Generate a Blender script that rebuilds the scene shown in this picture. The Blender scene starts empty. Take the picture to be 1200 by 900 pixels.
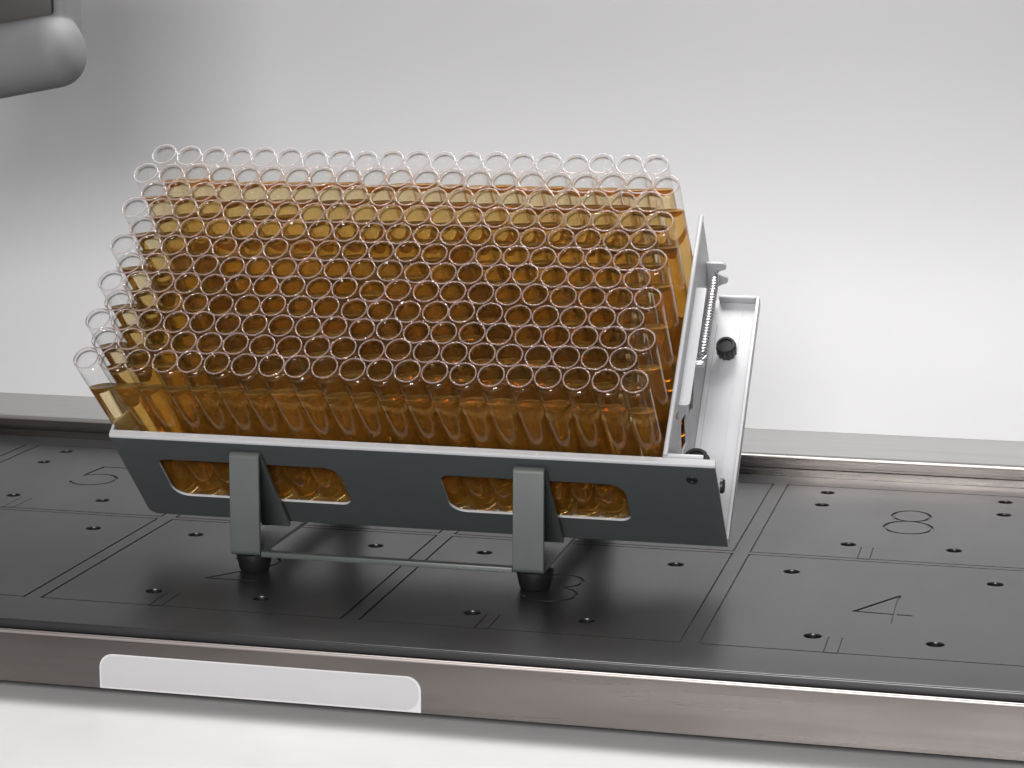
import bpy, bmesh, math, random
from mathutils import Vector, Matrix
from mathutils.geometry import delaunay_2d_cdt

random.seed(11)
S = bpy.context.scene
COL = S.collection

# ------------------------------------------------------------------ camera
PITCH, YAW, ROLL = 0.172609, 0.233955, -0.003635
cam_d = bpy.data.cameras.new('camera')
cam = bpy.data.objects.new('camera', cam_d)
COL.objects.link(cam)
_R = Matrix.Rotation(YAW, 3, 'Z') @ Matrix.Rotation(-PITCH, 3, 'X') @ Matrix.Rotation(ROLL, 3, 'Y')
_r, _f, _u = _R.col[0], _R.col[1], _R.col[2]
cam.matrix_world = Matrix(((_r[0], _u[0], -_f[0], 0.560197), (_r[1], _u[1], -_f[1], -1.178168),
                           (_r[2], _u[2], -_f[2], 0.348747), (0, 0, 0, 1)))
cam_d.sensor_width = 36.0
cam_d.lens = 2668.477 / 1200 * 36.0
cam_d.clip_start = 0.05
cam_d.clip_end = 50
S.camera = cam

# ------------------------------------------------------------------ world and lamps
world = bpy.data.worlds.new('World')
S.world = world
world.use_nodes = True
bg = world.node_tree.nodes['Background']
bg.inputs['Color'].default_value = (1.0, 0.93, 0.88, 1)
bg.inputs['Strength'].default_value = 0.07


def area(name, loc, target, sx, sy, power, color=(1, 1, 1), spread=180):
    l = bpy.data.lights.new(name, 'AREA')
    l.shape = 'RECTANGLE'
    l.size, l.size_y, l.energy, l.color = sx, sy, power, color
    l.spread = math.radians(spread)
    o = bpy.data.objects.new(name, l)
    COL.objects.link(o)
    o.location = loc
    d = Vector(target) - Vector(loc)
    o.rotation_euler = d.to_track_quat('-Z', 'Y').to_euler()
    return o


area('front_softbox', (0.45, -1.95, 0.80), (0.20, 0.20, 0.10), 0.60, 0.46, 42.0, (1.0, 0.985, 0.97))
area('overhead_softbox', (0.36, 0.48, 1.20), (0.34, 0.52, 0.0), 0.9, 0.45, 23.0, (1.0, 0.985, 0.97))

# ------------------------------------------------------------------ colour management and sampling
vs = S.view_settings
vs.view_transform = 'Standard'
vs.look = 'None'
vs.exposure = 0.38
vs.gamma = 1.0
cy = S.cycles
cy.max_bounces = 30
cy.transmission_bounces = 26
cy.glossy_bounces = 8
cy.diffuse_bounces = 4
cy.transparent_max_bounces = 96
cy.volume_bounces = 0
cy.caustics_refractive = True
cy.caustics_reflective = True
cy.blur_glossy = 0.6
cy.sample_clamp_indirect = 30.0
cy.use_denoising = True
try:
    cy.denoiser = 'OPENIMAGEDENOISE'
except Exception:
    pass
cy.use_adaptive_sampling = True
cy.adaptive_threshold = 0.04


# ------------------------------------------------------------------ materials
def new_mat(name):
    m = bpy.data.materials.new(name)
    m.use_nodes = True
    nt = m.node_tree
    nt.nodes.clear()
    out = nt.nodes.new('ShaderNodeOutputMaterial')
    return m, nt, out


def principled(name, color, rough=0.5, metal=0.0, spec=0.5, noise=None, rnoise=None, bump=None, aniso=0.0, coat=0.0):
    """noise=(scale vec, amount), rnoise=(scale vec, amount), bump=(scale vec, strength, distance)"""
    m, nt, out = new_mat(name)
    b = nt.nodes.new('ShaderNodeBsdfPrincipled')
    nt.links.new(b.outputs[0], out.inputs['Surface'])
    b.inputs['Base Color'].default_value = (*color, 1)
    b.inputs['Roughness'].default_value = rough
    b.inputs['Metallic'].default_value = metal
    b.inputs['Specular IOR Level'].default_value = spec
    b.inputs['Anisotropic'].default_value = aniso
    b.inputs['Coat Weight'].default_value = coat
    tc = nt.nodes.new('ShaderNodeTexCoord')

    def tex(scale, detail=4.0):
        mp = nt.nodes.new('ShaderNodeMapping')
        mp.inputs['Scale'].default_value = scale
        nt.links.new(tc.outputs['Object'], mp.inputs['Vector'])
        n = nt.nodes.new('ShaderNodeTexNoise')
        n.inputs['Scale'].default_value = 1.0
        n.inputs['Detail'].default_value = detail
        nt.links.new(mp.outputs[0], n.inputs['Vector'])
        return n.outputs['Fac']
    if noise:
        f = tex(noise[0])
        mr = nt.nodes.new('ShaderNodeMapRange')
        mr.inputs['To Min'].default_value = 1 - 2 * noise[1]
        mr.inputs['To Max'].default_value = 1 + 2 * noise[1]
        nt.links.new(f, mr.inputs['Value'])
        vm = nt.nodes.new('ShaderNodeVectorMath')
        vm.operation = 'SCALE'
        vm.inputs[0].default_value = color
        nt.links.new(mr.outputs[0], vm.inputs['Scale'])
        nt.links.new(vm.outputs[0], b.inputs['Base Color'])
    if rnoise:
        f = tex(rnoise[0])
        mr = nt.nodes.new('ShaderNodeMapRange')
        mr.inputs['To Min'].default_value = max(0.02, rough - 2 * rnoise[1])
        mr.inputs['To Max'].default_value = rough + 2 * rnoise[1]
        nt.links.new(f, mr.inputs['Value'])
        nt.links.new(mr.outputs[0], b.inputs['Roughness'])
    if bump:
        f = tex(bump[0], 2.0)
        bn = nt.nodes.new('ShaderNodeBump')
        bn.inputs['Strength'].default_value = bump[1]
        bn.inputs['Distance'].default_value = bump[2]
        nt.links.new(f, bn.inputs['Height'])
        nt.links.new(bn.outputs[0], b.inputs['Normal'])
    return m


MAT = {}
MAT['deck'] = principled('deck_black_anodised', (0.0135, 0.0138, 0.0152), 0.33, 0, 0.55,
                         noise=((30, 30, 30), 0.12), rnoise=((18, 9, 14), 0.03))
MAT['hole'] = principled('hole_black', (0.004, 0.004, 0.004), 0.6, 0, 0.15)  # near-black base puts the shade of bores and under-deck gaps into the colour
MAT['steel'] = principled('brushed_steel', (0.165, 0.150, 0.142), 0.30, 1.0, 0.5,
                          noise=((5, 30, 22), 0.24), rnoise=((5, 30, 160), 0.08), bump=((14, 900, 1600), 0.03, 0.0002), aniso=0.4)  # broad tone noise paints uneven reflections into the base colour
MAT['highlight_steel'] = principled('edge_highlight_steel', (0.33, 0.30, 0.29), 0.44, 1.0)  # paler than the steel, so the edge highlight sits in the colour
MAT['ledge'] = principled('satin_steel_ledge', (0.30, 0.297, 0.293), 0.42, 0.7, 0.5,
                          noise=((5, 60, 60), 0.05), rnoise=((6, 90, 60), 0.05))
MAT['wall'] = principled('satin_white_wall', (0.295, 0.295, 0.302), 0.6, 0.0, 0.4, noise=((2.0, 2.0, 3.0), 0.03))
MAT['bench'] = principled('white_bench', (0.47, 0.466, 0.47), 0.45, 0, 0.4, noise=((9, 14, 9), 0.06), rnoise=((12, 12, 12), 0.08))
MAT['alu'] = principled('pale_satin_aluminium', (0.375, 0.379, 0.394), 0.38, 0.0, 0.5,
                        noise=((60, 60, 60), 0.03), rnoise=((40, 40, 40), 0.06), bump=((1800, 1800, 1800), 0.06, 0.0002))
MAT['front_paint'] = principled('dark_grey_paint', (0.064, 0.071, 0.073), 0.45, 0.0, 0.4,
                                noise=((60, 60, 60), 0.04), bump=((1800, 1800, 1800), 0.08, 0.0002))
MAT['bracket'] = principled('grey_bracket', (0.072, 0.081, 0.078), 0.42, 0.0, 0.5,
                            noise=((70, 70, 70), 0.05), bump=((1800, 1800, 1800), 0.06, 0.0002))
MAT['rubber'] = principled('black_rubber', (0.007, 0.007, 0.0075), 0.55, 0, 0.3, bump=((900, 900, 900), 0.15, 0.0003))
MAT['knob'] = principled('black_knob', (0.007, 0.008, 0.008), 0.38, 0, 0.4)
MAT['spring'] = principled('spring_steel', (0.75, 0.74, 0.76), 0.30, 1.0)
MAT['screw'] = principled('dark_screw', (0.02, 0.02, 0.022), 0.4, 0.3)
MAT['label'] = principled('label_face', (0.37, 0.366, 0.38), 0.5, noise=((50, 50, 50), 0.01))
MAT['label_edge'] = principled('label_border', (0.48, 0.468, 0.48), 0.5)
MAT['arm'] = principled('grey_arm_plastic', (0.125, 0.127, 0.132), 0.62, 0, 0.35, noise=((30, 30, 30), 0.03), bump=((1500, 1500, 1500), 0.08, 0.0002))
MAT['armdark'] = principled('dark_arm_recess', (0.035, 0.03, 0.028), 0.5)


def glass_mat(name, ior, color=(1, 1, 1), absorb=None, rough=0.0, haze=None):
    m, nt, out = new_mat(name)
    g = nt.nodes.new('ShaderNodeBsdfGlass')
    g.inputs['Color'].default_value = (*color, 1)
    g.inputs['IOR'].default_value = ior
    g.inputs['Roughness'].default_value = rough
    nt.links.new(g.outputs[0], out.inputs['Surface'])
    if haze:
        df = nt.nodes.new('ShaderNodeBsdfDiffuse')
        tl = nt.nodes.new('ShaderNodeBsdfTranslucent')
        for q in (df, tl):
            q.inputs['Color'].default_value = (*haze[1], 1)
        if absorb:                                       # the medium differs a little from tube to tube
            oi = nt.nodes.new('ShaderNodeObjectInfo')
            mr = nt.nodes.new('ShaderNodeMapRange')
            mr.inputs['To Min'].default_value = 0.72
            mr.inputs['To Max'].default_value = 1.06
            nt.links.new(oi.outputs['Random'], mr.inputs['Value'])
            sc_ = nt.nodes.new('ShaderNodeVectorMath')
            sc_.operation = 'SCALE'
            sc_.inputs[0].default_value = haze[1]
            nt.links.new(mr.outputs[0], sc_.inputs['Scale'])
            for q in (df, tl):
                nt.links.new(sc_.outputs[0], q.inputs['Color'])
        m1 = nt.nodes.new('ShaderNodeMixShader')
        m1.inputs[0].default_value = 0.3
        nt.links.new(df.outputs[0], m1.inputs[1])
        nt.links.new(tl.outputs[0], m1.inputs[2])
        m2 = nt.nodes.new('ShaderNodeMixShader')
        m2.inputs[0].default_value = haze[0]
        nt.links.new(g.outputs[0], m2.inputs[1])
        nt.links.new(m1.outputs[0], m2.inputs[2])
        nt.links.new(m2.outputs[0], out.inputs['Surface'])
    if absorb:
        v = nt.nodes.new('ShaderNodeVolumeAbsorption')
        dens = max(absorb) * 1.05
        v.inputs['Color'].default_value = tuple(1 - a / dens for a in absorb) + (1,)
        v.inputs['Density'].default_value = dens
        nt.links.new(v.outputs[0], out.inputs['Volume'])
    return m


AMBER = (2.8, 11.5, 38.0)           # absorption per metre


def thin_glass(name, ior, tint):
    m, nt, out = new_mat(name)
    fr = nt.nodes.new('ShaderNodeFresnel')
    geo = nt.nodes.new('ShaderNodeNewGeometry')          # the same thin wall seen from inside or outside
    sel = nt.nodes.new('ShaderNodeMapRange')
    sel.inputs['To Min'].default_value = ior
    sel.inputs['To Max'].default_value = 1.0 / ior
    nt.links.new(geo.outputs['Backfacing'], sel.inputs['Value'])
    nt.links.new(sel.outputs[0], fr.inputs['IOR'])
    t = nt.nodes.new('ShaderNodeBsdfTransparent')
    t.inputs['Color'].default_value = (*tint, 1)
    g = nt.nodes.new('ShaderNodeBsdfGlossy')
    g.inputs['Roughness'].default_value = 0.02
    mx = nt.nodes.new('ShaderNodeMixShader')
    nt.links.new(fr.outputs[0], mx.inputs[0])
    nt.links.new(t.outputs[0], mx.inputs[1])
    nt.links.new(g.outputs[0], mx.inputs[2])
    nt.links.new(mx.outputs[0], out.inputs['Surface'])
    return m


MAT['glass'] = thin_glass('tube_glass', 1.47, (0.978, 0.984, 0.982))
MAT['rim'] = glass_mat('tube_rim_glass', 1.49, (0.98, 0.97, 0.97), haze=(0.20, (0.95, 0.76, 0.78)))  # pink-white diffuse share paints a bright highlight line on the rim
MAT['liquid_wall'] = glass_mat('amber_liquid', 1.40, (1, 1, 1), AMBER, haze=(0.09, (0.98, 0.51, 0.10)))
MAT['liquid_top'] = glass_mat('amber_liquid_surface', 1.34, (1, 1, 1), AMBER, haze=(0.24, (0.96, 0.53, 0.14)))


# ------------------------------------------------------------------ mesh helpers
def mesh_obj(name, bm, mats, parent=None, smooth=None, link=True):
    me = bpy.data.meshes.new(name)
    bm.normal_update()
    bm.to_mesh(me)
    bm.free()
    for m in (mats if isinstance(mats, (list, tuple)) else [mats]):
        me.materials.append(MAT[m])
    if smooth is not None:
        for p in me.polygons:
            p.use_smooth = True
        if smooth < 3.0:
            me.set_sharp_from_angle(angle=smooth)
    o = bpy.data.objects.new(name, me)
    COL.objects.link(o)
    if parent is not None:
        o.parent = parent
    return o


def box(bm, x0, x1, y0, y1, z0, z1, bevel=0.0, seg=2):
    r = bmesh.ops.create_cube(bm, size=1.0)
    vs_ = r['verts']
    for v in vs_:
        v.co = Vector(((x0 + x1) / 2 + v.co.x * (x1 - x0), (y0 + y1) / 2 + v.co.y * (y1 - y0), (z0 + z1) / 2 + v.co.z * (z1 - z0)))
    if bevel > 0:
        es = list({e for v in vs_ for e in v.link_edges})
        bmesh.ops.bevel(bm, geom=es, offset=bevel, segments=seg, affect='EDGES', profile=0.5)


def lathe(bm, prof, n=32, mat=None, center=(0, 0, 0), close_top=False, close_bot=False):
    """prof: list of (r, z); axis z."""
    M = mat if mat is not None else Matrix.Identity(4)
    rings = []
    for r, z in prof:
        if r < 1e-7:
            rings.append([bm.verts.new(M @ Vector((center[0], center[1], center[2] + z)))])
        else:
            rings.append([bm.verts.new(M @ Vector((center[0] + r * math.cos(2 * math.pi * i / n),
                                                   center[1] + r * math.sin(2 * math.pi * i / n), center[2] + z))) for i in range(n)])
    for a, b in zip(rings, rings[1:]):
        for i in range(n):
            j = (i + 1) % n
            if len(a) == 1 and len(b) == 1:
                continue
            if len(a) == 1:
                bm.faces.new((a[0], b[j], b[i]))
            elif len(b) == 1:
                bm.faces.new((a[i], a[j], b[0]))
            else:
                bm.faces.new((a[i], a[j], b[j], b[i]))
    return rings


def tube_path(bm, pts, rad, n=8, cap=True):
    pts = [Vector(p) for p in pts]
    rings = []
    up = None
    for i, p in enumerate(pts):
        t = (pts[min(i + 1, len(pts) - 1)] - pts[max(i - 1, 0)]).normalized()
        if up is None:
            up = t.orthogonal().normalized()
        up = (up - t * up.dot(t)).normalized()
        s = t.cross(up)
        rings.append([bm.verts.new(p + (up * math.cos(2 * math.pi * k / n) + s * math.sin(2 * math.pi * k / n)) * rad) for k in range(n)])
    for a, b in zip(rings, rings[1:]):
        for k in range(n):
            j = (k + 1) % n
            bm.faces.new((a[k], a[j], b[j], b[k]))
    if cap:
        bm.faces.new(rings[0][::-1])
        bm.faces.new(rings[-1])


def rrect(x0, x1, y0, y1, r, n=5):
    """rounded rectangle, counter-clockwise; r may be a 4-tuple (bl, br, tr, tl)."""
    rs = r if isinstance(r, (tuple, list)) else (r,) * 4
    pts = []
    for (cx, cy_, a0), rr in zip(((x0, y0, 180), (x1, y0, 270), (x1, y1, 0), (x0, y1, 90)), rs):
        sx = 1 if cx == x0 else -1
        sy = 1 if cy_ == y0 else -1
        if rr < 1e-6:
            pts.append((cx, cy_))
            continue
        ox, oy = cx + sx * rr, cy_ + sy * rr
        for i in range(n + 1):
            a = math.radians(a0 + 90 * i / n)
            pts.append((ox + rr * math.cos(a), oy + rr * math.sin(a)))
    return pts


def inside(pt, poly):
    x, y = pt
    c = False
    j = len(poly) - 1
    for i in range(len(poly)):
        xi, yi = poly[i]
        xj, yj = poly[j]
        if (yi > y) != (yj > y) and x < (xj - xi) * (y - yi) / (yj - yi) + xi:
            c = not c
        j = i
    return c


def plate(bm, outline, holes, M, thick):
    """flat plate with holes in the local xy plane; z 0..thick; mapped by M."""
    verts, edges = [], []
    for poly in [outline] + holes:
        b = len(verts)
        verts += [Vector(p) for p in poly]
        edges += [(b + i, b + (i + 1) % len(poly)) for i in range(len(poly))]
    vo, eo, fo, _, _, _ = delaunay_2d_cdt(verts, edges, [], 0, 1e-7)
    keep = []
    for f in fo:
        c = sum((vo[i] for i in f), Vector((0, 0))) / len(f)
        if inside(c, outline) and not any(inside(c, h) for h in holes):
            keep.append(f)
    lo = [bm.verts.new(M @ Vector((v.x, v.y, 0))) for v in vo]
    hi = [bm.verts.new(M @ Vector((v.x, v.y, thick))) for v in vo]
    cnt = {}
    for f in keep:
        bm.faces.new([hi[i] for i in f])
        bm.faces.new([lo[i] for i in reversed(f)])
        for k in range(len(f)):
            a, b = f[k], f[(k + 1) % len(f)]
            cnt.setdefault((min(a, b), max(a, b)), []).append((a, b))
    for l in cnt.values():
        if len(l) == 1:
            a, b = l[0]
            bm.faces.new((lo[a], lo[b], hi[b], hi[a]))
    for v in lo + hi:
        if not v.link_faces:
            bm.verts.remove(v)


def empty(name, M=None, parent=None):
    o = bpy.data.objects.new(name, None)
    o.empty_display_size = 0.02
    COL.objects.link(o)
    if M is not None:
        o.matrix_world = M
    if parent:
        o.parent = parent
    return o


def tag(o, label=None, cat=None, group=None, kind=None):
    if label:
        o['label'] = label
    if cat:
        o['category'] = cat
    if group:
        o['group'] = group
    if kind:
        o['kind'] = kind
    return o


# ================================================================== the setting
# bench
bm = bmesh.new()
box(bm, -1.6, 2.2, -1.05, 0.90, -0.090, -0.0415)
tag(mesh_obj('bench', bm, 'bench'), kind='structure')

# back wall, a satin sheet that rises from the ledge
bm = bmesh.new()
prof = [(0.5398, 0.0144)]
py, pz, NS, SL = 0.540, 0.0145, 60, 0.42                # the sheet sweeps up in a smooth cove
for i in range(NS):
    t = (i + 0.5) / NS
    a = math.radians(30 + 59 * (t * t * (3 - 2 * t)))
    prof.append((py, pz))
    py += math.cos(a) * SL / NS
    pz += math.sin(a) * SL / NS
prof += [(py, pz), (py + 0.008, 1.0)]
prev = None
for y, z in prof:
    a, b = bm.verts.new((-1.6, y, z)), bm.verts.new((2.2, y, z))
    if prev:
        bm.faces.new((prev[0], prev[1], b, a))
    prev = (a, b)
back = [(2.2, 0.86, 1.0), (2.2, 0.86, 0.0), (-1.6, 0.86, 1.0), (-1.6, 0.86, 0.0)]
b0, b1, b2, b3 = [bm.verts.new(c) for c in back]
bm.faces.new((prev[0], prev[1], b0, b2))
bm.faces.new((b2, b0, b1, b3))
bmesh.ops.recalc_face_normals(bm, faces=bm.faces)
tag(mesh_obj('back_wall', bm, 'wall', smooth=math.radians(40)), kind='structure')

# deck plate with engraved section outlines, digits and countersunk holes
W, G, D, DG = 0.181439, 0.010598, 0.202351, 0.006237
GW = 0.0013


def strip(a, b, w=GW):
    a, b = Vector(a), Vector(b)
    t = (b - a).normalized()
    n = Vector((-t.y, t.x)) * w / 2
    return [tuple(a - n - t * w / 2), tuple(b - n + t * w / 2), tuple(b + n + t * w / 2), tuple(a + n - t * w / 2)]


def stroke(pts, w):
    return [strip(a, b, w) for a, b in zip(pts, pts[1:])]


def arc(cx, cy_, rx, ry, a0, a1, n):
    return [(cx + rx * math.cos(math.radians(a0 + (a1 - a0) * i / n)), cy_ + ry * math.sin(math.radians(a0 + (a1 - a0) * i / n))) for i in range(n + 1)]


grooves, hole_c = [], []
HF = [(0.0305, 0.166), (0.1515, 0.166), (0.0577, 0.0295), (0.1237, 0.0295)]
HB = [(0.0300, 0.392), (0.0300, 0.3525), (0.1520, 0.392), (0.1520, 0.3525), (0.0577, 0.2437), (0.1239, 0.2437)]
YE0, YE1 = -0.046, 0.4395
for k in range(0, 5):
    x0 = (k - 2 + 0) * (W + G) + (W + G) - (W + G)
    for back_row in (0, 1):
        y0 = 0 if not back_row else D + DG
        y1 = y0 + D
        c = [(x0, y0), (x0 + W, y0), (x0 + W, y1), (x0, y1)]
        for i in range(4):
            grooves.append(strip(c[i], c[(i + 1) % 4]))
        # little index notch beside the front hole of each section
        nx, ny = x0 + 0.0665, y0 - 0.0012
        for a, b in (((nx, ny), (nx, ny + 0.031)), ((nx + 0.0075, ny), (nx + 0.0075, ny + 0.031)), ((nx, ny), (nx + 0.0075, ny))):
            grooves.append(strip(a, b, 0.0006))
    for hx, hy in HF + HB:
        hole_c.append((x0 + hx, hy))


def digit(d, cx, cy_):
    w = 0.0020
    if d == 8:
        return stroke(arc(cx, cy_ + 0.0165, 0.0125, 0.0155, 0, 360, 28), w) + stroke(arc(cx, cy_ - 0.0170, 0.0155, 0.0178, 0, 360, 30), w)
    if d == 4:
        return stroke([(cx + 0.0065, cy_ - 0.030), (cx + 0.0065, cy_ + 0.030), (cx - 0.0165, cy_ - 0.0095), (cx + 0.0155, cy_ - 0.0115)], w)
    if d == 3:
        return stroke(arc(cx, cy_ + 0.0150, 0.0130, 0.0145, 150, -90, 22), w) + stroke(arc(cx, cy_ - 0.0155, 0.0155, 0.0160, 90, -155, 24), w)
    if d == 2:
        return stroke(arc(cx, cy_ + 0.0150, 0.0145, 0.0150, 165, -38, 20) + [(cx - 0.0155, cy_ - 0.030), (cx + 0.0155, cy_ - 0.030)], w)
    if d == 5:
        return stroke([(cx + 0.0130, cy_ + 0.030), (cx - 0.0110, cy_ + 0.030), (cx - 0.0135, cy_ + 0.003)], w) + \
            stroke(arc(cx - 0.001, cy_ - 0.0120, 0.0160, 0.0180, 140, -150, 26), w)
    return []


for d, k, br in ((8, 4, 1), (4, 4, 0), (3, 3, 0), (2, 2, 0), (5, 1, 1)):
    grooves += digit(d, (k - 2) * (W + G) + W / 2 + 0.001, (D / 2 - 0.006) + (D + DG + 0.013) * br)

XD0, XD1 = -0.36, 0.86
HR, HN = 0.0052, 24
hole_c = [h for h in hole_c if XD0 + 0.01 < h[0] < XD1 - 0.01]
grooves = [g for g in grooves if all(XD0 + 0.003 < p[0] < XD1 - 0.003 and YE0 + 0.004 < p[1] < YE1 - 0.003 for p in g)]
outline = [(XD0, YE0 + 0.0012), (XD1, YE0 + 0.0012), (XD1, YE1), (XD0, YE1)]
circ = [[(hx + HR * math.cos(2 * math.pi * i / HN), hy + HR * math.sin(2 * math.pi * i / HN)) for i in range(HN)] for hx, hy in hole_c]
verts, edges = [], []
for poly in [outline] + grooves + circ:
    b = len(verts)
    verts += [Vector(p) for p in poly]
    edges += [(b + i, b + (i + 1) % len(poly)) for i in range(len(poly))]
vo, eo, fo, _, _, _ = delaunay_2d_cdt(verts, edges, [], 0, 1e-7)
gb = [(min(p[0] for p in g), max(p[0] for p in g), min(p[1] for p in g), max(p[1] for p in g), g) for g in grooves]


def cls(c):
    for hx, hy in hole_c:
        if (c.x - hx) ** 2 + (c.y - hy) ** 2 < HR * HR:
            return 2
    for a0, a1, a2, a3, g in gb:
        if a0 <= c.x <= a1 and a2 <= c.y <= a3 and inside(c, g):
            return 1
    return 0


bm = bmesh.new()
GD = -0.0010
top = [bm.verts.new((v.x, v.y, 0)) for v in vo]
low = {}


def lowv(i):
    if i not in low:
        low[i] = bm.verts.new((vo[i].x, vo[i].y, GD))
    return low[i]


side = {}
for f in fo:
    c = sum((vo[i] for i in f), Vector((0, 0))) / len(f)
    k = cls(c)
    for q in range(len(f)):
        a, b = f[q], f[(q + 1) % len(f)]
        side.setdefault((min(a, b), max(a, b)), []).append((a, b, k))
    if k == 0:
        bm.faces.new([top[i] for i in f])
    elif k == 1:
        bm.faces.new([lowv(i) for i in f])
for l in side.values():
    if len(l) == 2 and {l[0][2], l[1][2]} == {0, 1}:
        a, b, _ = l[0] if l[0][2] == 0 else l[1]
        bm.faces.new((top[b], top[a], lowv(a), lowv(b)))
    elif len(l) == 1 and l[0][2] == 0:
        a, b, _ = l[0]
        ya, yb_ = vo[a].y, vo[b].y
        if abs(ya - outline[0][1]) < 1e-6 and abs(yb_ - outline[0][1]) < 1e-6:      # rounded front edge
            pa, pb = top[a], top[b]
            for q in range(1, 5):
                an = math.radians(90 * q / 4)
                dy, dz = -0.0012 * math.sin(an), -0.0012 * (1 - math.cos(an))
                na = bm.verts.new((vo[a].x, ya + dy, dz))
                nb = bm.verts.new((vo[b].x, yb_ + dy, dz))
                bm.faces.new((pb, pa, na, nb))
                pa, pb = na, nb
            na = bm.verts.new((vo[a].x, ya - 0.0012, -0.005))
            nb = bm.verts.new((vo[b].x, yb_ - 0.0012, -0.005))
            bm.faces.new((pb, pa, na, nb))
for v in top:
    if not v.link_faces:
        bm.verts.remove(v)
bmesh.ops.remove_doubles(bm, verts=bm.verts, dist=1e-7)
deck = tag(mesh_obj('deck', bm, 'deck', smooth=math.radians(30)), kind='structure')

# the holes: a countersink cone and a threaded bore under each opening
bm = bmesh.new()
lathe(bm, [(HR, 0.0), (0.0048, -0.0007), (0.0047, -0.0026), (0.0034, -0.0030), (0.0030, -0.0034), (0.0030, -0.0115), (0.0, -0.0115)], HN)
bmesh.ops.reverse_faces(bm, faces=bm.faces)
hole0 = mesh_obj('hole', bm, ['deck', 'hole'], deck, smooth=math.radians(35))
for p in hole0.data.polygons:
    if p.center.z < -0.0008:
        p.material_index = 1
for i, (hx, hy) in enumerate(hole_c):
    o = hole0 if i == 0 else hole0.copy()
    if i:
        COL.objects.link(o)
        o.parent = deck
    o.location = (hx, hy, 0)

# steel frame that carries the deck
frame = empty('steel_frame', Matrix.Translation((0.25, -0.05, -0.0415)))
tag(frame, 'brushed stainless steel machine base frame around the black deck, standing on white bench', 'machine base')
FO = Vector((0.25, -0.05, -0.0415))


def sweep_x(bm, prof, x0, x1, closed=True):
    a = [bm.verts.new((x0, y, z)) for y, z in prof]
    b = [bm.verts.new((x1, y, z)) for y, z in prof]
    n = len(prof)
    for i in range(n if closed else n - 1):
        j = (i + 1) % n
        bm.faces.new((a[i], a[j], b[j], b[i]))
    if closed:
        bm.faces.new(a[::-1])
        bm.faces.new(b)
    bmesh.ops.recalc_face_normals(bm, faces=bm.faces)


def framepart(name, prof, mat, x0=-0.42, x1=0.92):
    bm = bmesh.new()
    sweep_x(bm, prof, x0, x1)
    for v in bm.verts:
        v.co -= FO
    return mesh_obj(name, bm, mat, frame, smooth=math.radians(40))


sk = [(-0.0500, -0.034), (-0.0518, -0.034)]
sk += [(-0.0518, -0.0065)]
for i in range(1, 7):
    a = math.radians(180 * i / 6)
    sk.append((-0.0507 - 0.0011 * math.cos(a), -0.0065 + 0.0013 * math.sin(a)))
sk += [(-0.0496, -0.034)]
sk = sk[1:]
skirt = framepart('front_skirt', sk, 'steel')


def edge_rod(name, y, z, r, parent):  # added rod that draws the edge highlight in paler steel
    bm = bmesh.new()
    tube_path(bm, [Vector((-0.42, y, z)) - FO, Vector((0.92, y, z)) - FO], r, 12)
    return mesh_obj(name, bm, 'highlight_steel', parent, smooth=math.radians(50))


edge_rod('highlight_edge', -0.0507, -0.0056, 0.00135, skirt)
framepart('deck_pan', [(-0.0490, -0.0120), (0.4380, -0.0120), (0.4380, -0.0140), (-0.0490, -0.0140)], 'hole')
framepart('plinth', [(-0.030, -0.0145), (0.54, -0.0145), (0.54, -0.0414), (-0.030, -0.0414)], 'hole', -0.40, 0.90)
# rear rail: stepped steel upstand with a rolled top edge
rr_ = [(0.4400, -0.011), (0.4400, 0.0052), (0.4416, 0.0058), (0.4416, 0.0070), (0.4402, 0.0076), (0.4402, 0.0128)]
for i in range(1, 6):
    a = math.radians(90 * i / 5)
    rr_.append((0.4402 + 0.0016 * (1 - math.cos(a)), 0.0128 + 0.0016 * math.sin(a)))
rr_ += [(0.450, 0.0144), (0.450, -0.011)]
rail = framepart('rear_rail', rr_, 'steel')
edge_rod('highlight_edge', 0.4414, 0.0134, 0.0014, rail)
framepart('rear_ledge', [(0.4502, 0.0143), (0.5480, 0.0143), (0.5480, 0.0110), (0.4502, 0.0110)], 'ledge')
# blank label on the skirt
bm = bmesh.new()
MY = Matrix.Translation(Vector((0, -0.0519, 0)) - FO) @ Matrix(((1, 0, 0, 0), (0, 0, -1, 0), (0, 1, 0, 0), (0, 0, 0, 1)))
plate(bm, rrect(0.0583, 0.2425, -0.0338, -0.0140, (0.0003, 0.0003, 0.008, 0.008), 8), [], MY, 0.0003)
lab = mesh_obj('label_sticker', bm, 'label_edge', frame)
tag(lab, 'pale grey blank label with white border and rounded upper corners')
bm = bmesh.new()
plate(bm, rrect(0.0592, 0.2412, -0.0328, -0.0149, (0.0003, 0.008, 0.0075, 0.0075), 8), [], Matrix.Translation((0, -0.00032, 0)) @ MY, 0.00015)
mesh_obj('label_face', bm, 'label', lab)

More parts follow.
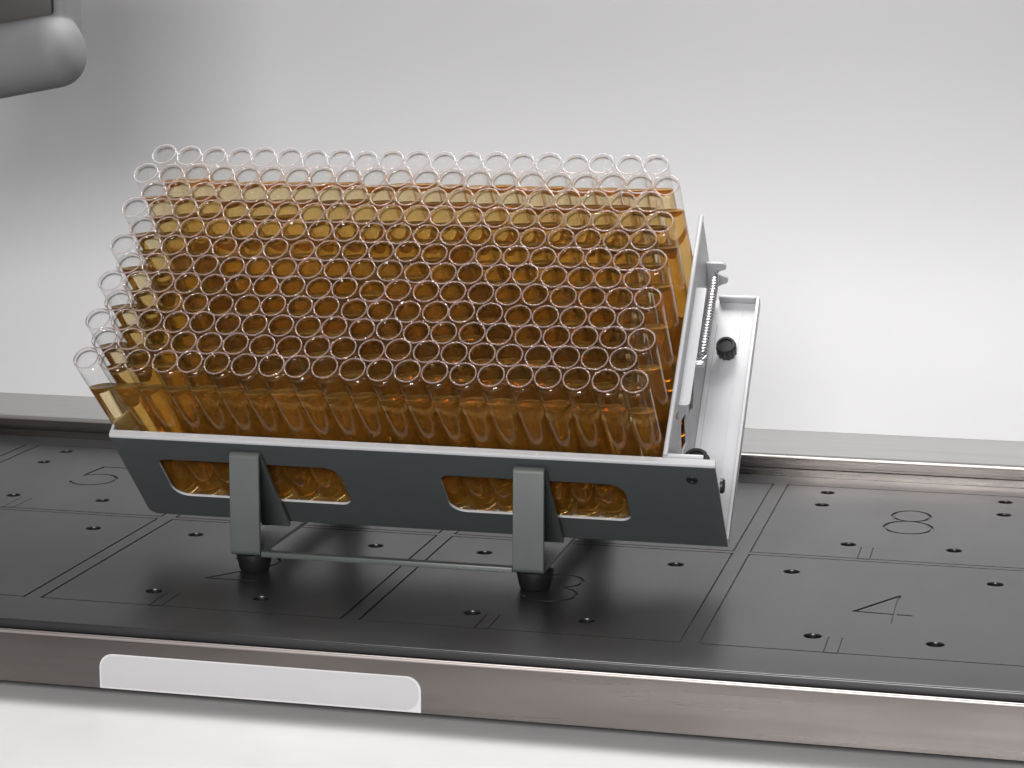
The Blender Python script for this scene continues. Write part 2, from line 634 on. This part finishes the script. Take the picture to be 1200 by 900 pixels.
# grey machine arm hanging into the upper left corner
AX = Vector((-0.0745, 0.20, 0.335))
arm = empty('machine_arm', Matrix.Translation(AX))
tag(arm, 'rounded grey plastic machine arm hanging into the upper left corner', 'machine arm')
bm = bmesh.new()
prof = [(0.0, 0.0)]
Rb = 0.0235
for i in range(1, 13):
    a = math.radians(90 * i / 12)
    prof.append((Rb * math.sin(a) ** 0.8, 0.019 * (1 - math.cos(a))))
prof += [(Rb * 1.02, 0.08), (Rb * 1.10, 0.22), (0.0, 0.22)]
tilt = math.radians(10)
Mx = Matrix.Translation(Vector((-0.0545, 0.20, 0.3100)) - AX) @ Matrix.Rotation(-tilt, 4, 'Y') @ Matrix.Rotation(math.radians(-90), 4, 'Y')
lathe(bm, prof, 48, Mx)
bmesh.ops.recalc_face_normals(bm, faces=bm.faces)
box(bm, -0.0725 - AX.x, -0.0640 - AX.x, 0.196 - AX.y, 0.226 - AX.y, 0.3150 - AX.z, 0.46 - AX.z, 0.003, 4)
ab = mesh_obj('arm_body', bm, 'arm', arm, smooth=3.1)
rm = ab.modifiers.new('fuse', 'REMESH')
rm.mode = 'VOXEL'
rm.voxel_size = 0.0012
rm.use_smooth_shade = True
sm = ab.modifiers.new('soften', 'SMOOTH')
sm.factor = 0.6
sm.iterations = 8
bm = bmesh.new()
box(bm, -0.24 - AX.x, -0.0735 - AX.x, 0.199 - AX.y, 0.224 - AX.y, 0.3165 - AX.z, 0.46 - AX.z, 0.002, 2)
mesh_obj('recess_panel', bm, 'armdark', arm, smooth=math.radians(50))

# ================================================================== the tray
TILT, TYAW = 0.795424, 0.003696
TO = Vector((0.0120165, 0.1501856, 0.0294432))
TM = Matrix.Translation(TO) @ Matrix.Rotation(TYAW, 4, 'Z') @ Matrix.Rotation(TILT, 4, 'X')
H, VF, UI, UR, VB = 0.0885, -0.0145, 0.3371, 0.3675, 0.1690
UL = -0.0012
tray = empty('tube_tray', TM)
tag(tray, 'pale metal tray tilted towards the viewer on its stand, packed with test tubes', 'tube tray')
MUW = Matrix(((1, 0, 0, 0), (0, 0, -1, 0), (0, 1, 0, 0), (0, 0, 0, 1)))          # local xy -> (u, w), z -> -v
MVW = Matrix(((0, 0, 1, 0), (1, 0, 0, 0), (0, 1, 0, 0), (0, 0, 0, 1)))           # local xy -> (v, w), z -> +u
T = 0.0016

bm = bmesh.new()
win = [rrect(0.0225, 0.1380, 0.0237, 0.0652, (0.010, 0.007, 0.011, 0.006), 6),
       rrect(0.2003, 0.3115, 0.0233, 0.0640, (0.010, 0.007, 0.011, 0.006), 6)]
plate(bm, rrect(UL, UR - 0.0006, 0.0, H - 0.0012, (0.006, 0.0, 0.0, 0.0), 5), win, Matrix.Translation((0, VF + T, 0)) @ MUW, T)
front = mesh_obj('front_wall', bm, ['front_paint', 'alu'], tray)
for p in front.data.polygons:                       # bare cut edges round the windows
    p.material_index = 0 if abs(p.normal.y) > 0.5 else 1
tag(front, 'dark grey painted front wall with two rounded window slots')
bm = bmesh.new()       # rolled lip that folds inward on top of the front wall
pr = []
for i in range(0, 6):
    a = math.radians(180 - 90 * i / 5)
    pr.append((VF + 0.0016 + 0.0016 * math.cos(a), H - 0.0012 + 0.0016 * math.sin(a)))
pr += [(VF + 0.0044, H + 0.0004), (VF + 0.0044, H - 0.0010), (VF + T + 0.0002, H - 0.0010)]
pr2 = [(VF - 0.0001, H - 0.0014)] + pr[1:] + [(VF + T + 0.0002, H - 0.0014)]
sweep_x(bm, pr2, UL, UR - 0.0006)
mesh_obj('lip', bm, 'alu', front, smooth=math.radians(40))
bm = bmesh.new()
plate(bm, rrect(UL, UR, VF + T, VB, 0.001, 2), [], Matrix.Translation((0, 0, -T)), T)
mesh_obj('tray_floor', bm, 'alu', tray)
bm = bmesh.new()
box(bm, UR - 0.0022, UR, VF + T + 0.0001, VB, 0.0001, 0.0062, 0.0007, 2)
mesh_obj('floor_rim', bm, 'alu', tray, smooth=math.radians(40))
bm = bmesh.new()
box(bm, UI + 0.004, UR - 0.0023, VB - 0.0022, VB, 0.0001, 0.0062, 0.0007, 2)
mesh_obj('floor_rim', bm, 'alu', tray, smooth=math.radians(40))
bm = bmesh.new()
box(bm, UR - 0.0112, UR - 0.0106, 0.0, VB - 0.004, 0.00002, 0.0004)
mesh_obj('floor_crease', bm, 'alu', tray)
bm = bmesh.new()
plate(bm, rrect(VF + T + 0.0002, VB, 0.0, H, (0.0, 0.0, 0.004, 0.003), 4), [rrect(0.004, 0.155, 0.012, 0.076, 0.008, 5)], Matrix.Translation((UL, 0, 0)) @ MVW, T)
mesh_obj('left_wall', bm, 'alu', tray)
bm = bmesh.new()
plate(bm, rrect(UL + T + 0.0002, UI - 0.010, 0.0001, 0.076, 0.003, 4), [rrect(0.012, 0.160, 0.010, 0.069, 0.008, 5), rrect(0.175, 0.318, 0.010, 0.069, 0.008, 5)], Matrix.Translation((0, VB, 0)) @ MUW, T)
mesh_obj('rear_wall', bm, 'alu', tray)

# spring-loaded clamping panel on the right
bm = bmesh.new()


def slot(a, b, w):
    a, b = Vector(a), Vector(b)
    t = (b - a).normalized()
    n = Vector((-t.y, t.x))
    pts = []
    for i in range(9):
        an = math.radians(-90 + 180 * i / 8)
        pts.append(tuple(b + t * w * math.cos(an) + n * w * math.sin(an)))
    for i in range(9):
        an = math.radians(90 + 180 * i / 8)
        pts.append(tuple(a + t * w * math.cos(an) + n * w * math.sin(an)))
    return pts


cut = [[(0.0349, 0.0598), (0.0225, 0.0411), (0.0405, 0.0283), (0.0492, 0.0467)],
       [(0.0645, 0.0445), (0.0542, 0.0320), (0.0669, 0.0262), (0.0799, 0.0368)],
       [(0.0258, 0.0790), (0.0257, 0.0734), (0.0325, 0.0669), (0.0352, 0.0705)],
       slot((0.112, 0.030), (0.128, 0.036), 0.0026)]
plate(bm, [(VF + 0.0056, 0.001), (0.166, 0.001), (0.1672, 0.030), (0.1672, 0.0875), (VF + 0.0056, 0.0885)], cut, Matrix.Translation((UI, 0, 0)) @ MVW, 0.0014)
panel = mesh_obj('clamp_panel', bm, 'alu', tray)
bm = bmesh.new()       # rounded top bead of the panel
tube_path(bm, [(UI + 0.0006, VF + 0.0058, 0.0886), (UI + 0.0006, 0.1672, 0.0876)], 0.0015, 10)
mesh_obj('top_bead', bm, 'alu', panel, smooth=math.radians(50))
bm = bmesh.new()
plate(bm, rrect(UI + 0.0015, UI + 0.0080, 0.0355, 0.1220, (0, 0.0025, 0.001, 0), 4), [], Matrix.Translation((0, 0, 0.0742)), 0.0012)
mesh_obj('flange', bm, 'alu', panel)
bm = bmesh.new()       # forked hook for the spring
hk = [(UI + 0.0015, 0.0535)] + arc(UI + 0.0105, 0.0500, 0.0033, 0.0035, 90, -90, 8) + [(UI + 0.0072, 0.0430)] + \
     arc(UI + 0.0108, 0.0365, 0.0030, 0.0038, 60, -90, 8) + [(UI + 0.0015, 0.0260)]
plate(bm, hk[::-1], [], Matrix.Translation((0, 0.1590, 0)) @ MUW, 0.0014)
mesh_obj('spring_hook', bm, 'alu', panel)
bm = bmesh.new()       # foot flange where the panel bends onto the floor
box(bm, UI + 0.0015, UI + 0.0048, 0.006, 0.150, 0.0004, 0.0016, 0.0004, 2)
mesh_obj('panel_foot', bm, 'alu', panel)
bm = bmesh.new()       # tab folded over the front lip
box(bm, UI - 0.001, UI + 0.0225, VF + 0.0053, VF + 0.0080, 0.0868, 0.0882, 0.0005, 2)
mesh_obj('lip_tab', bm, 'alu', panel, smooth=math.radians(40))

bm = bmesh.new()       # coil spring
A, B = Vector((UI + 0.0070, 0.1526, 0.0465)), Vector((UI + 0.0070, 0.0854, 0.0520))
ax = (B - A).normalized()
n1 = Vector((1, 0, 0))
n2 = ax.cross(n1).normalized()
pts = [A + Vector((0.0015, 0.006, 0.0)), A + Vector((0.0, 0.003, 0.0005))]
L_ = (B - A).length
turns, per = 27, 12
for i in range(turns * per + 1):
    t = i / (turns * per)
    a = 2 * math.pi * i / per
    pts.append(A + ax * (L_ * (0.04 + 0.92 * t)) + (n1 * math.cos(a) + n2 * math.sin(a)) * 0.0026)
pts += [B + Vector((0, -0.001, 0)), B + Vector((-0.002, -0.004, 0.0)), B + Vector((-0.0045, -0.003, 0.0))]
tube_path(bm, pts, 0.0007, 6)
mesh_obj('coil_spring', bm, 'spring', panel, smooth=3.1)
bm = bmesh.new()
lathe(bm, [(0.0, -0.0004), (0.0019, -0.0004), (0.0019, 0.0080), (0.0014, 0.0088), (0.0, 0.0088)], 14,
      Matrix.Translation((UI, 0.0818, 0.0520)) @ Matrix.Rotation(math.radians(90), 4, 'Y'))
mesh_obj('spring_pin', bm, 'spring', panel, smooth=math.radians(40))


def knob(parent, M, r, h, name='thumb_knob'):
    bm = bmesh.new()
    n = 48
    rings = []
    for f, z in ((0.62, 0.0), (0.62, 0.12 * h), (0.92, 0.2 * h), (1.0, 0.28 * h), (1.0, 0.86 * h), (0.93, h), (0.70, h), (0.66, 0.93 * h)):
        ring = []
        for i in range(n):
            k = 1.0 + (0.045 * (1 if (i // 2) % 2 else -1) if 0.25 * h < z < 0.9 * h else 0)
            a = 2 * math.pi * i / n
            ring.append(bm.verts.new(M @ Vector((r * f * k * math.cos(a), r * f * k * math.sin(a), z))))
        rings.append(ring)
    for a, b in zip(rings, rings[1:]):
        for i in range(n):
            bm.faces.new((a[i], a[(i + 1) % n], b[(i + 1) % n], b[i]))
    bm.faces.new(rings[0][::-1])
    bm.faces.new(rings[-1])
    return mesh_obj(name, bm, 'knob', parent, smooth=math.radians(35))


knob(tray, Matrix.Translation((0.3508, 0.1262, 0.0001)), 0.0062, 0.0115)
knob(tray, Matrix.Translation((0.3490, 0.0140, 0.0410)), 0.0078, 0.0110)
bm = bmesh.new()
lathe(bm, [(0.003, 0.0), (0.003, 0.042)], 12, Matrix.Translation((0.3490, 0.0140, 0.0001)))
mesh_obj('knob_stud', bm, 'screw', tray, smooth=3.1)
bm = bmesh.new()
MS = Matrix.Translation((0.3524, VF - 0.0001, 0.0738)) @ Matrix.Rotation(math.radians(90), 4, 'X')
lathe(bm, [(0.0033, 0.0), (0.0031, 0.0008), (0.0019, 0.0009), (0.0017, 0.0003), (0.0, 0.0003)], 20, MS)
mesh_obj('wall_screw', bm, 'screw', tray, smooth=math.radians(35))
bm = bmesh.new()
lathe(bm, [(0.0045, 0.0), (0.0045, 0.0014), (0.0036, 0.0022), (0.0, 0.0022)], 22,
      Matrix.Translation((UR - 0.0005, -0.0085, 0.0590)) @ Matrix.Rotation(math.radians(90), 4, 'Y'))
mesh_obj('side_screw', bm, 'screw', tray, smooth=math.radians(35))

# ================================================================== the stand
ST = Vector((0.183, 0.12, 0.0))
stand = empty('tray_stand', Matrix.Translation(ST))
tag(stand, 'grey flat bar stand with black rubber feet under the tilted tray', 'stand')
TMi = Matrix.Translation(-ST)
YB, ZB = 0.0775, 0.0115


def flatbar(bm, path, x0, x1, th):
    """flat bar swept in the yz plane along path (outer side), thickness to the right of travel."""
    n = len(path)
    P = [Vector(p) for p in path]
    off = []
    for i in range(n):
        d0 = (P[i] - P[i - 1]).normalized() if i else None
        d1 = (P[i + 1] - P[i]).normalized() if i < n - 1 else None
        d = (d0 + d1).normalized() if d0 and d1 else (d0 or d1)
        nn = Vector((d.y, -d.x))
        k = 1.0
        if d0 and d1:
            k = 1 / max(0.5, nn.dot(Vector((d1.y, -d1.x))))
        off.append(P[i] + nn * th * k)
    bv = 0.0004
    loops = []
    for (a, b) in zip(P, off):
        c = (a + b) / 2
        q = []
        for x, yz in ((x0 + bv, a), (x1 - bv, a), (x1, a + (c - a).normalized() * bv), (x1, b + (c - b).normalized() * bv),
                      (x1 - bv, b), (x0 + bv, b), (x0, b + (c - b).normalized() * bv), (x0, a + (c - a).normalized() * bv)):
            q.append(bm.verts.new(Vector((x, yz.x, yz.y)) - ST))
        loops.append(q)
    for a, b in zip(loops, loops[1:]):
        for i in range(8):
            bm.faces.new((a[i], a[(i + 1) % 8], b[(i + 1) % 8], b[i]))
    bm.faces.new(loops[0][::-1])
    bm.faces.new(loops[-1])
    bmesh.ops.recalc_face_normals(bm, faces=bm.faces)


def tray_yz(v, w):
    p = TM @ Vector((0.17, v, w))
    return (p.y, p.z)


for X in (0.0966, 0.2708):
    x0, x1 = X - 0.0093, X + 0.0093
    # path: under the tray from the rear -> front bend -> up -> over -> down along the tray's front wall
    bm = bmesh.new()
    path = [(0.300, ZB), (YB + 0.0035, ZB)]
    for i in range(1, 6):
        a = math.radians(90 * i / 5)
        path.append((YB + 0.0035 - 0.0035 * math.sin(a), ZB + 0.0035 - 0.0035 * math.cos(a)))
    ptop = tray_yz(VF - 0.0034, 0.0755)
    zt = 0.0755
    path.append((YB, zt - 0.004))
    for i in range(1, 6):
        a = math.radians(135 * i / 5)
        path.append((YB + 0.0034 - 0.0034 * math.cos(a), zt - 0.004 + 0.0034 * math.sin(a)))
    e0 = tray_yz(VF - 0.0034, 0.0040)
    path.append((e0[0], e0[1]))
    flatbar(bm, path, x0, x1, 0.0028)
    leg = mesh_obj('bent_leg', bm, 'bracket', stand, smooth=math.radians(30))
    # rear strut that carries the high side of the tray
    bm = bmesh.new()
    r0 = tray_yz(0.130, -T - 0.0002)
    flatbar(bm, [(0.2950, ZB + 0.003), (r0[0], r0[1])], x0, x1, 0.0028)
    mesh_obj('rear_strut', bm, 'bracket', stand, smooth=math.radians(30))
    for fy in (YB + 0.0125, 0.285):
        bm = bmesh.new()
        fx = X + 0.0015
        lathe(bm, [(0.0, 0.0002), (0.0082, 0.0002), (0.0090, 0.0010), (0.0110, 0.0098), (0.0110, ZB - 0.0003), (0.0, ZB - 0.0003)], 36,
              Matrix.Translation(Vector((fx, fy, 0)) - ST))
        mesh_obj('rubber_foot', bm, 'rubber', stand, smooth=math.radians(35))
        bm = bmesh.new()
        lathe(bm, [(0.0035, 0.0), (0.0033, 0.0016), (0.0024, 0.0022), (0.0, 0.0022)], 6,
              Matrix.Translation(Vector((fx + 0.003, fy, ZB + 0.0029)) - ST))
        mesh_obj('bolt', bm, 'bracket', stand)
bm = bmesh.new()
box(bm, 0.0966 + 0.0096 - ST.x, 0.2708 - 0.0096 - ST.x, YB + 0.0010 - ST.y, YB + 0.0072 - ST.y, 0.0112, 0.0145, 0.0006, 2)
mesh_obj('cross_bar', bm, 'bracket', stand, smooth=math.radians(40))

# ================================================================== the tubes
RO, RI, TL_ = 0.0079, 0.00782, 0.1480
N = 40
TANA = math.tan(TILT)


def tube_meshes(wl, tag_):
    """glass wall and amber liquid of one tube; liquid level stays horizontal while the tube leans."""
    ang = [2 * math.pi * i / N for i in range(N)]
    lev = [wl - RI * math.sin(a) * TANA for a in ang]

    def men(rho):                                                   # meniscus creeping up the wall
        return 0.0011 * max(0.0, (rho - 0.55) / 0.45) ** 2.6
    lev = [l + men(1.0) for l in lev]
    # glass: clear wall from the liquid line up to the fire-polished rim
    bm = bmesh.new()
    rc, rr2 = RO - 0.00040, 0.00043
    prof = [(RO, 0.1405), (RO, TL_ - rr2)]
    for i in range(0, 8):
        a = math.radians(-30 + 240 * i / 7)
        prof.append((rc + rr2 * math.cos(a), TL_ - rr2 + rr2 * math.sin(a)))
    rings = lathe(bm, prof, N)
    last = rings[0]
    for t in (0.4, 0.8, 1.0):
        ring = [bm.verts.new((RO * math.cos(a), RO * math.sin(a), 0.1405 + (l - 0.1405) * t)) for a, l in zip(ang, lev)]
        for i in range(N):
            j = (i + 1) % N
            bm.faces.new((ring[i], ring[j], last[j], last[i]))
        last = ring
    me = bpy.data.meshes.new('glass_wall' + tag_)
    bm.normal_update()
    bm.to_mesh(me)
    bm.free()
    me.materials.append(MAT['glass'])
    me.materials.append(MAT['rim'])
    for p in me.polygons:
        p.use_smooth = True
        p.material_index = 1 if p.center.z > TL_ - 1.6 * rr2 else 0
    # liquid
    bm = bmesh.new()
    z0 = RO - RI
    prof = [(0.0, z0)] + [(RI * math.sin(math.radians(90 * i / 9)), RO - RI * math.cos(math.radians(90 * i / 9))) for i in range(1, 10)]
    prof += [(RI, z) for z in (0.02, 0.05, 0.09)]
    rings = lathe(bm, prof, N)
    last = rings[-1]
    for t in (0.5, 1.0):
        ring = [bm.verts.new((RI * math.cos(a), RI * math.sin(a), 0.09 + (l - 0.09) * t)) for a, l in zip(ang, lev)]
        for i in range(N):
            j = (i + 1) % N
            bm.faces.new((last[i], last[j], ring[j], ring[i]))
        last = ring
    nwall = len(bm.faces)
    last = None
    for rho in (1.0, 0.96, 0.90, 0.82, 0.70, 0.55, 0.28, 0.0):
        if rho == 0.0:
            c = bm.verts.new((0, 0, wl))
            for i in range(N):
                bm.faces.new((last[i], last[(i + 1) % N], c))
            break
        ring = [bm.verts.new((RI * rho * math.cos(a), RI * rho * math.sin(a), wl - RI * rho * math.sin(a) * TANA + men(rho))) for a in ang]
        if last:
            for i in range(N):
                j = (i + 1) % N
                bm.faces.new((last[i], last[j], ring[j], ring[i]))
        last = ring
    ml = bpy.data.meshes.new('liquid' + tag_)
    bm.normal_update()
    bm.to_mesh(ml)
    bm.free()
    ml.materials.append(MAT['liquid_wall'])
    ml.materials.append(MAT['liquid_top'])
    for i, p in enumerate(ml.polygons):
        p.use_smooth = True
        p.material_index = 0 if i < nwall else 1
    return me, ml


LEVELS = [0.1172 + 0.0008 * i for i in range(11)]
VARS = [tube_meshes(w, '_%d' % i) for i, w in enumerate(LEVELS)]
PM, PB = 0.0163, 0.01600


def ordinal(n):
    return '%d%s' % (n, 'th' if 10 <= n % 100 <= 20 else {1: 'st', 2: 'nd', 3: 'rd'}.get(n % 10, 'th'))


TR3 = TM.to_3x3()
for r in range(12):
    nt_ = 21 if r % 2 == 0 else 20
    for c in range(nt_):
        h = 0.5 if r % 2 else 0.0
        jm = lambda s: random.uniform(-s, s)
        bot = Vector((0.0088 + (c + h) * PB, r * PB * 0.866 + jm(0.00005), 0.0015))
        mo = Vector(((c + h) * PM + jm(0.00035), r * PM * 0.866 + jm(0.00035), 0.15))
        w = (mo - bot).normalized()
        u = Vector((1, 0, 0))
        u = (u - w * u.dot(w)).normalized()
        v = w.cross(u)
        L = Matrix((u, v, w)).transposed()
        M = (TR3 @ L).to_4x4()
        M.translation = TM @ (bot + w * abs(jm(0.0016)))
        e = empty('test_tube', M)
        row = 'front row' if r == 0 else ('rearmost row' if r == 11 else '%s row from front' % ordinal(r + 1))
        pos = 'leftmost' if c == 0 else ('rightmost' if c == nt_ - 1 else '%s from left' % ordinal(c + 1))
        tag(e, 'amber filled glass test tube, %s in %s' % (pos, row), 'test tube', 'test tubes packed in the tray')
        me, ml = VARS[max(0, min(10, int(round(2.5 + r * 0.5 + random.gauss(0, 1.1)))))]
        for nm, d in (('glass_wall', me), ('liquid', ml)):
            o = bpy.data.objects.new(nm, d)
            COL.objects.link(o)
            o.parent = e
